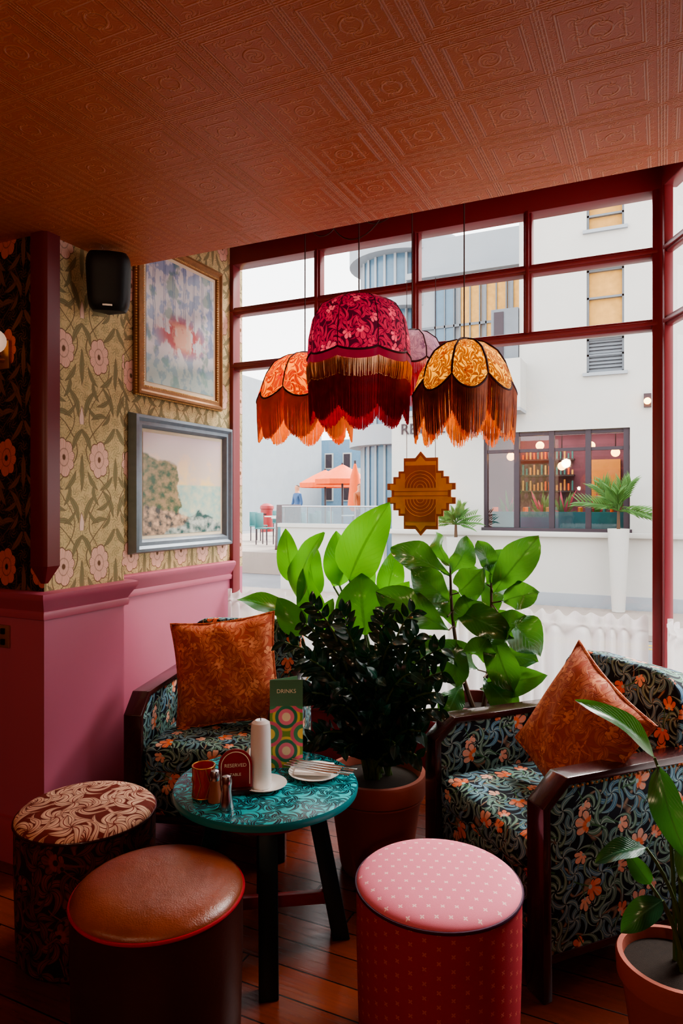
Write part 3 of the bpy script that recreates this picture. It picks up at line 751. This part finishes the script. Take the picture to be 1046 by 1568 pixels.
def pendant(name,loc,prof,n,scal,lob,mats,fr,ztop=3.15,energy=6,band=None,seam=.0035,lcol=(1,.72,.42)):
    o=MB(name,mats+[M['cord'],M['bulb'],M['trimdk'],M['bead']]); nm=len(mats); x,y,z=loc
    Rr=prof[-1][0]
    def rad(t): return 1-lob*(1-abs(math.sin(n*t/2))**.6)
    def sc_(t): return scal*abs(math.sin(n*t/2))**.8
    K=len(prof)-1
    def fn(i,j):
        t=2*pi*i; k=min(K-1,int(j*K)); q=j*K-k
        r=prof[k][0]*(1-q)+prof[k+1][0]*q; zz=prof[k][1]*(1-q)+prof[k+1][1]*q
        w=j**1.5; r*=(1-w)+w*rad(t)
        zz-=(sc_(t)-scal*.5)*w
        return (r*math.cos(t),r*math.sin(t),zz)
    o.grid(fn,n*12,K*3,0,lambda i,j:(i*2*pi*Rr,j*(prof[0][1]-prof[-1][1])*1.4))
    for k in range(n):
        o.tube([Vector(fn(k/n,j/12))*1.004 for j in range(13)],seam,nm+2,5)
    o.tube([Vector(fn(i/(n*12),1)) for i in range(n*12)],.005,nm+2,5,True)
    o.lathe([(.001,prof[0][1]+.015),(prof[0][0]*.6,prof[0][1]+.012),(prof[0][0],prof[0][1])],nm+2,seg=24)
    if band:
        o.grid(lambda i,j:tuple(Vector(fn(i,1)) - Vector((0,0,j*band))) ,n*12,3,2)
    for (cnt,L,off,rr,mi,follow,ds) in fr:
        for i in range(cnt):
            u=i/cnt; p=Vector(fn(u,1)); p.z+=off; t=2*pi*u
            LL=(L+ds*abs(math.sin(n*t/2)))*R(.96,1.03)
            a=Vector((math.cos(t),math.sin(t),0)); 
            if follow: p+=a*follow
            q=p-Vector((0,0,LL))-a*.01+Vector((R(-.003,.003),R(-.003,.003),0))
            o.tube([p,(p+q)/2+a*.002,q],[rr,rr*.9,rr*.8],mi,3)
            if mi==nm+3: o.sphere(q,rr*2.0,mi,5,3)
    o.sphere((0,0,prof[-1][1]+.10),.03,nm+1,12,8)
    o.tube([(0,0,prof[-1][1]+.12),(0,0,prof[0][1]+.02),(0,0,ztop-z)],.003,nm,6)
    ob=o.done(loc)
    ld=bpy.data.lights.new('bulb_light','POINT'); ld.energy=energy; ld.color=lcol; ld.shadow_soft_size=.03
    lo=bpy.data.objects.new('bulb_light',ld); sc.collection.objects.link(lo); lo.parent=ob; lo.location=(0,0,prof[-1][1]+.04)
    return ob
pendant('fringed_pendant_lamp_plum',(-1.275,2.9,2.17),[(.05,.275),(.12,.268),(.18,.235),(.218,.175),(.236,.09),(.24,.0)],8,.02,.04,[M['shp'],M['frc'],M['frp']],
        [(420,.075,-.04,.0014,6,.005,0),(900,.205,-.045,.0030,1,-.004,.045)],energy=6,band=.07,seam=.002,lcol=(1,.78,.6))
pendant('fringed_pendant_lamp_amber',(-1.72,3.2,2.056),[(.05,.232),(.10,.218),(.17,.175),(.222,.10),(.252,.02),(.257,.0)],8,.055,.10,[M['sho'],M['fro']],
        [(900,.165,.0,.0028,1,0,.04)],energy=5,lcol=(1,.84,.5))
pendant('fringed_pendant_lamp_cream',(-.791,2.95,2.005),[(.035,.208),(.09,.19),(.15,.145),(.195,.08),(.22,.015),(.227,.0)],8,.07,.17,[M['shy'],M['frb'],M['fro']],
        [(500,.145,.0,.0025,1,0,.04),(380,.16,.0,.0025,2,-.003,.05)],energy=3.4,seam=.0055,lcol=(1,.84,.5))
pendant('fringed_pendant_lamp_lilac',(-1.155,3.3,2.20),[(.04,.17),(.08,.16),(.13,.12),(.165,.05),(.17,.0)],8,.03,.06,[M['shl'],M['frc']],
        [(300,.15,.0,.002,1,0,.02)],energy=2.5)
o=MB('ceiling_cables',M['cord'])
def loop(c,rx,rz,n=30,ph=0): return [(c[0]+rx*math.cos(2*pi*i/n+ph),c[1]+.02*math.sin(4*pi*i/n),c[2]+rz*math.sin(2*pi*i/n+ph)) for i in range(n)]
o.tube(loop((-1.35,3.05,2.96),.16,.17),.0034,0,5,True); o.tube(loop((-1.25,3.1,3.0),.13,.13),.0034,0,5,True); o.tube(loop((-1.02,3.1,3.04),.06,.10),.0034,0,5,True); o.tube(loop((-1.60,3.2,3.02),.11,.12),.0034,0,5,True)
o.tube(bez((-.62,3.2,3.15),(-.3,3.2,2.80),(.05,3.1,3.15),16),.0045,0,5)
o.done()
# deco hanging sign
o=MB('art_deco_hanging_sign',[M['deco2'],M['deco1'],M['cord']])
st=[(.0,.225),(.03,.19),(.095,.19),(.095,.12),(.125,.12),(.125,.09),(.155,.09),(.155,.055),(.19,.055),(.19,.02),(.165,.02),(.165,0)]
half=st+[(x,-z) for x,z in st[-2::-1]]
pts=half+[(-x,z) for x,z in half[-2:0:-1]]
o.prism(pts,1,-.006,.006,0,.0)
o.prism([(x*.9,z*.9) for x,z in pts],1,-.010,.010,1)
o.prism([(-.085,.03),(.085,.03),(.085,.15),(-.085,.15)],1,-.013,.013,0); o.prism([(-.085,-.15),(.085,-.15),(.085,-.03),(-.085,-.03)],1,-.013,.013,0)
for k in range(5): 
    r_=.02+.018*k; o.tube([(r_*math.cos(t*pi/10),-.0135,.03+r_*math.sin(t*pi/10)) for t in range(11)],.0018,1); o.tube([(r_*math.cos(t*pi/10),-.0135,-.03-r_*math.sin(t*pi/10)) for t in range(11)],.0018,1)
for s in (-1,1): o.tube([(s*.08,0,.17),(s*.08,0,1.14)],.0015,2)
for z_ in (-.012,.012): o.lohi((-.15,-.0125,z_-.002),(.15,-.010,z_+.002),0)
o.done((-1.165,3.47,1.548))
# ------------------------------------------------------------------ EXTERIOR
M['render']=plain('render_white',C(188,186,180),.85,var=.08,scale=1.5); M['render2']=plain('render_grey',C(152,157,162),.85,var=.08,scale=1.5); M['road']=plain('road_paving',C(122,122,124),.9,var=.16,scale=3)  # second render is a greyer tone for trims and other facades
M['greyfr']=plain('frame_grey',C(52,40,48),.5); M['buff']=plain('buff_reflection_and_props',C(200,150,80),.8,var=.3,scale=9); M['bluewall']=plain('wall_blue_grey',C(106,138,160),.8)  # brick reflection painted into panes as flat buff; also blinds and bottles
M['orange']=plain('umbrella_orange',C(226,92,30),.7); M['louv']=plain('louvre_grey',C(108,114,120),.6); M['teal']=plain('teal_panel',C(50,110,112),.4); M['shopin']=plain('shop_interior',C(110,66,84),.7,var=.6,scale=2)
M['winblue']=plain('window_blue',C(90,118,138),.2); M['ochre']=plain('shop_ochre',C(200,130,60),.6); M['rose']=plain('flower_rose',C(190,60,90),.6)
M['globe']=plain('globe_lamp',C(255,190,110),.4,emit=(1,.42,.10,1),es=10); M['yellow']=plain('road_line_yellow',C(190,160,60),.8)
o=MB('street',[M['road'],M['yellow']]); o.lohi((-60,3.75,-.35),(40,90,-.155)); o.lohi((-30,8.6,-.155),(10,8.68,-.152),1); o.lohi((-30,8.4,-.155),(10,8.48,-.152),1); o.done()
M['slab']=plain('pavement_slabs',C(154,140,130),.9,var=.2,scale=2)
o=MB('pavement',[M['slab']]); o.lohi((-10,9.0,-.15),(10,10.9,-.09)); o.lohi((-10,8.9,-.15),(10,9.0,-.08)); o.done()
o=MB('restaurant_building',[M['render'],M['greyfr'],M['glass2'],M['shopin'],M['buff'],M['louv'],M['teal'],M['globe'],M['orange'],M['lpalm'],M['render2'],M['rose'],M['ochre']])
Y=11
o.lohi((-4.22,Y,-.15),(-2.63,Y+.3,3.0)); o.lohi((-2.63,Y,-.15),(-.44,Y+.3,1.0)); o.lohi((-2.63,Y,2.62),(-.44,Y+.3,3.0)); o.lohi((-.44,Y,-.15),(5,Y+.3,3.0))
o.lohi((-4.3,Y-.10,.97),(5,Y,1.05),0,.01); o.lohi((-4.22,Y-.03,-.15),(5,Y,.10),10); o.lohi((-4.25,Y-.06,2.96),(-2.06,Y+.3,3.05),10)
o.lohi((-4.22,Y+.3,-.15),(-4.0,Y+4.5,3.0)); o.lohi((-4.0,Y+2.6,-.15),(5,Y+2.7,3.0),3); o.lohi((-4.0,Y+.3,2.9),(5,Y+3,3.0),3); o.lohi((-4.0,Y+.3,.3),(5,Y+2.6,.4),1)
o.lohi((-2.06,Y,3.0),(-1.05,Y+.3,9)); o.lohi((-.52,Y,3.0),(5,Y+.3,9)); 
zs=[3.0,3.47,4.0,4.16,5.05,5.64,6.08,9]
for i in range(0,8,2): o.lohi((-1.05,Y,zs[i]),(-.52,Y+.3,zs[i+1]))
for (z0,z1,m_) in ((3.47,4.0,5),(4.16,5.05,4),(5.64,6.08,4)):
    o.lohi((-1.05,Y+.12,z0),(-.52,Y+.2,z1),m_)
    for x in (-1.05,-.55): o.lohi((x,Y+.06,z0),(x+.03,Y+.12,z1),5)
    for z in (z0,(z0+z1)/2,z1-.03): o.lohi((-1.05,Y+.06,z),(-.52,Y+.12,z+.03),5)
    o.lohi((-1.1,Y-.05,z0-.05),(-.47,Y+.05,z0),10)
for k in range(9): o.lohi((-1.02,Y+.08,3.5+k*.055),(-.55,Y+.13,3.53+k*.055),5)
o.lohi((-2.06,Y+.3,3.0),(5,Y+4.5,9))
o.lohi((-2.9,Y-.5,2.95),(-1.95,Y+.2,3.7)); o.lohi((-2.9,Y-.52,2.9),(-1.95,Y+.2,2.95),10); o.lohi((-2.5,Y-.03,3.75),(-2.07,Y+.2,4.6),5); o.lohi((-2.45,Y-.05,3.8),(-2.3,Y-.03,4.55),1)
o.lohi((-2.1,Y-.04,6.2),(5,Y,6.3),10); o.lohi((-.25,Y-.06,2.9),(-.15,Y,3.1),1); o.sphere((-.2,Y-.12,2.98),.05,7,10,8)
for x in (-2.63,-2.12,-1.58,-1.04,-.50): o.lohi((x-.03,Y+.04,1.0),(x+.05,Y+.14,2.62),1)
for z in (1.0,2.30,2.56): o.lohi((-2.63,Y+.06,z),(-.44,Y+.12,z+.05),1)
o.lohi((-2.66,Y-.02,1.05),(-.41,Y+.05,1.10),1)
o.add([(-2.63,Y+.1,1.0),(-.44,Y+.1,1.0),(-.44,Y+.1,2.62),(-2.63,Y+.1,2.62)],[[0,1,2,3]],2)
o.lohi((-2.6,Y+.5,1.0),(-.46,Y+.55,1.35),6)
for (x,z) in ((-2.33,2.28),(-.68,2.3),(-1.05,2.42),(-1.5,2.1),(-1.85,2.45)): 
    o.sphere((x,Y+.7,z),.07,7,12,8); o.tube([(x,Y+.7,z+.07),(x,Y+.7,2.9)],.01,1)
for k in range(5):
    x=-2.4+k*.45; yy=Y+1.0+(k%2)*.6
    o.lathe([(.001,1.12),(.2,1.12),(.2,1.15),(.001,1.15)],1,(x,yy,0),16); o.tube([(x,yy,.4),(x,yy,1.12)],.02,1)
    for s in (-1,1): o.lohi((x+s*.26-.02,yy-.16,1.0),(x+s*.26+.02,yy+.16,1.42),(8,6,12)[k%3],.01)
    o.lathe([(.001,1.15),(.03,1.15),(.04,1.24),(.001,1.24)],10,(x,yy,0),10)
    for q in range(22):
        t=R(0,6.28); o.leaf((x,yy,1.24),(x+.2*math.cos(t),yy+.1*math.sin(t),1.24+R(.1,.5)),.05,9 if q%4 else 11,(0,-1,.2),.1,.1,.8,4)
for z in (1.7,2.0,2.3): 
    o.lohi((-2.5,Y+2.4,z),(-1.5,Y+2.58,z+.03),1)
    for k in range(14): o.lohi((-2.46+k*.07,Y+2.45,z+.03),(-2.43+k*.07,Y+2.5,z+R(.12,.24)),random.choice([4,6,8,12]))
o.lohi((-1.2,Y+2.5,1.5),(-.7,Y+2.58,2.3),12)
ro=o.done()
text('shop_lettering','REVOLUTION',.26,Matrix.Translation((-3.25,Y-.02,2.74))@Matrix.Rotation(pi/2,4,'X'),M['greyfr'],ro,.01)
ld=bpy.data.lights.new('restaurant_light','AREA'); ld.size=2; ld.energy=110; ld.color=(1,.74,.55)
lo=bpy.data.objects.new('restaurant_light',ld); sc.collection.objects.link(lo); lo.location=(-1.5,12.4,2.85)
o=MB('apartment_building',[M['render2'],M['greyfr'],M['buff'],M['louv'],M['winblue']])
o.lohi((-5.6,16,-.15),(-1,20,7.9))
for k in range(5):
    x=-5.0+k*.62
    o.lohi((x,15.93,4.9),(x+.5,16.02,6.8),2 if k else 4); 
    for q in (0,.24,.47): o.lohi((x+q,15.9,4.9),(x+q+.03,15.95,6.8),3)
o.lohi((-5.4,15.9,5.7),(-1.7,15.96,5.76),3); o.lohi((-5.7,15.8,6.95),(-1,16,7.1),0)
for z in (3.2,5.2,6.6,8.0):
    o.lathe([(.9,z-.25),(1.5,z-.25),(1.5,z+.25),(.9,z+.25)],0,(-6.2,17.2,0),40); 
o.lathe([(1.15,-.15),(1.15,8.0)],4,(-6.2,17.2,0),40)
for k in range(14):
    t=-pi+k*pi/13; o.lohi((-6.2+1.17*math.cos(t)-.03,17.2+1.17*math.sin(t)-.03,-.15),(-6.2+1.17*math.cos(t)+.03,17.2+1.17*math.sin(t)+.03,8),0)
o.done()
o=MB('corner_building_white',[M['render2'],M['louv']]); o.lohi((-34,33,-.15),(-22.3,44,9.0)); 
for k in range(3): o.lohi((-28+k*2,32.9,4),(-27+k*2,33.0,6),1)
o.done()
o=MB('blue_terrace_building',[M['bluewall'],M['render'],M['greyfr'],M['winblue'],M['orange']]); o.lohi((-24,46,-.15),(-10,52,6.2),0)
for k in range(9):
    for z0,z1 in ((1.6,3.0),(4.0,5.2)): o.lohi((-23+k*1.5,45.9,z0),(-22.3+k*1.5,46.0,z1),1); o.lohi((-22.9+k*1.5,45.85,z0+.1),(-22.4+k*1.5,45.9,z1-.1),2)
o.lohi((-17,38,-.15),(-13.6,41,3.6),1); o.lohi((-16.8,37.9,2.5),(-13.8,38,3.2),2); o.lohi((-16.6,37.9,.2),(-14,38,2.2),3)
o.done()
o=MB('red_post_box',[M['tablered'],M['black']]); o.lathe([(.001,-.15),(.28,-.15),(.28,1.2),(.32,1.22),(.30,1.35),(.15,1.45),(.001,1.47)],0,seg=24); o.lohi((-.12,-.29,.95),(.12,-.25,1.0),1); o.done((-16.2,26.5,0))
o=MB('terrace_seating',[M['greyfr'],M['teal'],M['render']])
for (x,y) in ((-9.2,16.0),(-10.4,17.6),(-8.9,19.8),(-11.4,20.6),(-12.2,16.2)):
    o.lathe([(.001,1.07),(.38,1.07),(.38,1.10),(.001,1.10)],2,(x,y,0),24); o.tube([(x,y,.35),(x,y,1.07)],.03,0)
    for s in (-1,1):
        cx=x+s*.65
        o.lohi((cx-.2,y-.2,.78),(cx+.2,y+.2,.82),1,.01); o.lohi((cx+s*.18-.02,y-.2,.82),(cx+s*.18+.02,y+.2,1.22),1,.01)
        for ax_ in (-.17,.17):
            for ay in (-.17,.17): o.tube([(cx+ax_,y+ay,.35),(cx+ax_,y+ay,.78)],.015,0)
o.done()
o=MB('terrace_wall',[M['render'],M['glass2'],M['steel']]); o.lohi((-6.4,10.95,-.15),(-4.35,11.1,1.08),0); o.lohi((-6.45,10.92,1.05),(-4.35,11.12,1.12),0)
o.lohi((-6.4,11.0,1.12),(-4.4,11.01,1.42),1)
for k in range(5): o.tube([(-6.35+k*.48,11.01,1.1),(-6.35+k*.48,11.01,1.44)],.012,2)
o.tube([(-6.4,11.01,1.43),(-4.4,11.01,1.43)],.015,2); o.done()
def umbrella(x,y,z,r,zb=.35):
    o=MB('patio_umbrella',[M['orange'],M['greyfr']])
    o.lathe([(.02,z+.55),(r*.5,z+.30),(r,z),(r,z-.18)],0,(0,0,0),8); o.tube([(0,0,zb),(0,0,z+.6)],.04,1); o.lathe([(.001,zb),(.35,zb),(.35,zb+.1),(.001,zb+.11)],1,seg=16); o.done((x,y,0))
umbrella(-10.6,22.6,2.35,1.05); umbrella(-12.6,25.2,2.3,1.1)
o=MB('folded_patio_umbrella',[M['orange'],M['greyfr']]); o.lathe([(.02,2.9),(.16,2.4),(.26,1.4),(.12,1.2),(.03,1.2)],0,(0,0,0),12); o.tube([(0,0,.35),(0,0,2.95)],.04,1); o.lathe([(.001,.35),(.3,.35),(.3,.45),(.001,.46)],1,seg=16); o.done((-9.6,21.5,0))
o=MB('pavement_a_board',[M['teal'],M['wooddk']]); 
o.prism([(-.22,-.15),(.22,-.15),(.03,.95),(-.03,.95)],0,-.3,.3,1,.01); o.prism([(-.205,-.05),(-.195,-.05),(-.035,.85),(-.045,.85)],0,-.24,.24,0); o.done((-8.3,14.6,0.5),.3)
o=MB('terrace_platform',M['slab']); o.lohi((-14,13.5,-.15),(-7.8,27,.35)); o.done()
def palm(name,x,y,zb,zt,z,r,n=22):
    o=MB(name,[M['lpalm'],M['trunk'],M['render']])
    o.lathe([(.001,zb),(.09,zb),(.15,zt),(.13,zt),(.12,zt-.05),(.001,zt-.04)],2,(0,0,0),28); o.tube([(0,0,zt-.05),(0.0,0,z)],[.03,.02],1)
    for k in range(n):
        t=2*pi*k/n+R(-.2,.2); e=R(.0,1.3); d=Vector((math.cos(t)*math.cos(e),-.15-.3*abs(math.sin(t))*math.cos(e),math.sin(e)))
        for q in range(8):
            f=.25+q*.1; p=Vector((0.0,0,z))+d*r*f-Vector((0,0,.25*r*f*f)); 
            for sg in (-1,1): o.leaf(p,p+(d*.8+d.cross(Vector((0,1,0)))*sg*.4+Vector((0,-.1,-.15))).normalized()*r*.35,.022,0,(0,-1,.5),.1,.1,.8,3)
        o.tube([Vector((0,0,z)),Vector((0,0,z))+d*r*.5-Vector((0,0,.06*r)),Vector((0,0,z))+d*r-Vector((0,0,.25*r))],[.008,.006,.003],0,4)
    o.done((x,y,0))
palm('outdoor_palm',-3.0,10.68,-.085,.95,1.15,.42); palm('outdoor_palm',-.58,10.68,-.085,1.12,1.38,.58)
def person(name,loc,rz,top,legc):
    me=bpy.data.meshes.new(name)
    V=[(0,0,.95),(0,0,1.15),(0,0,1.40),(0,0,1.50),(0,-.01,1.62),(0,0,1.72),(.10,0,.90),(.12,-.10,.50),(.12,.0,.06),(.12,-.14,.03),(-.10,0,.90),(-.12,.08,.50),(-.12,.22,.08),(-.12,.10,.03),
       (.19,0,1.40),(.24,.04,1.13),(.24,-.10,.92),(.24,-.14,.84),(-.19,0,1.40),(-.24,-.04,1.13),(-.24,-.14,.95),(-.24,-.18,.87)]
    Ed=[(0,1),(1,2),(2,3),(3,4),(4,5),(0,6),(6,7),(7,8),(8,9),(0,10),(10,11),(11,12),(12,13),(2,14),(14,15),(15,16),(16,17),(2,18),(18,19),(19,20),(20,21)]
    rad=[.14,.12,.15,.055,.095,.07,.09,.06,.04,.035,.09,.06,.04,.035,.06,.045,.032,.03,.06,.045,.032,.03]
    me.from_pydata(V,Ed,[]); ob=bpy.data.objects.new(name,me); sc.collection.objects.link(ob)
    sk=ob.modifiers.new('skin','SKIN'); 
    for i,d in enumerate(me.skin_vertices[0].data): d.radius=(rad[i],rad[i]*(.75 if i<3 else 1)); d.use_root=(i==0)
    ss=ob.modifiers.new('sub','SUBSURF'); ss.levels=2; ss.render_levels=2
    m,nt,b=base(name+'_clothes',.8); x,y,z=coords(nt,'Object')
    col=mixc(nt,(z-.95).step(.02),legc,top); col=mixc(nt,(z-1.46).step(.02),col,C(200,140,110)); col=mixc(nt,(z+y*.6-1.66).step(.02),col,C(60,40,30)); col=mixc(nt,(.07-z).step(.02),col,C(30,26,26))
    link(nt,col,b.inputs['Base Color']); me.materials.append(m); ob.location=loc; ob.rotation_euler=(0,0,rz)
person('pedestrian',(-8.15,18.6,.35),1.2,C(190,100,56),C(60,50,60))
person('pedestrian',(-10.6,19.2,.35),-.6,C(60,90,130),C(50,50,60))
# ------------------------------------------------------------------ light
w=bpy.data.worlds.new('overcast_sky'); sc.world=w; w.use_nodes=True; nt=w.node_tree
bg=nt.nodes['Background']; t=nt.nodes.new('ShaderNodeTexCoord'); s=nt.nodes.new('ShaderNodeSeparateXYZ'); nt.links.new(t.outputs['Generated'],s.inputs[0])
z=E(nt,s.outputs[2]); link(nt,mixc(nt,z._m('MULTIPLY',1.2,clamp=True),(1,.98,.95,1),(.90,.94,1,1)),bg.inputs[0]); bg.inputs[1].default_value=3.5
def portal(loc,rz,sx,sy):
    ld=bpy.data.lights.new('window_portal','AREA'); ld.shape='RECTANGLE'; ld.size=sx; ld.size_y=sy; ld.cycles.is_portal=True
    lo=bpy.data.objects.new('window_portal',ld); sc.collection.objects.link(lo); lo.location=loc; lo.rotation_euler=(-pi/2,0,rz)
portal((-1.23,3.74,1.65),0,2.5,2.8)
portal((.42,3.05,1.65),a,1.4,2.8)
sd=bpy.data.lights.new('hazy_sun','SUN'); sd.energy=9.5; sd.angle=math.radians(32); sd.color=(1,.955,.89)
so=bpy.data.objects.new('hazy_sun',sd); sc.collection.objects.link(so)
so.rotation_euler=Vector((-.38,-1,-1.05)).to_track_quat('-Z','Y').to_euler()
for (x,y,zz,e) in ((-1.0,-.9,1.95,20),(.5,-1.2,1.95,20),(-2.4,-.6,1.95,9)):  # unseen warm fill lights added behind the camera to lift the interior
    ld=bpy.data.lights.new('room_fill','POINT'); ld.energy=e; ld.color=(1,.72,.47); ld.shadow_soft_size=.05
    lo=bpy.data.objects.new('room_fill',ld); sc.collection.objects.link(lo); lo.location=(x,y,zz)
# ------------------------------------------------------------------ camera
cd=bpy.data.cameras.new('camera'); co=bpy.data.objects.new('camera',cd); sc.collection.objects.link(co)
cd.sensor_fit='VERTICAL'; cd.sensor_height=36; cd.sensor_width=24; cd.lens=23.98; cd.shift_y=-.0092; cd.clip_start=.05; cd.clip_end=300
co.location=(0,0,1.5); co.rotation_euler=(pi/2,0,math.radians(25.2)); sc.camera=co
try:
    sc.view_settings.view_transform='AgX'; sc.view_settings.look='AgX - Medium High Contrast'; sc.view_settings.exposure=.35
except Exception as ex: print(ex)
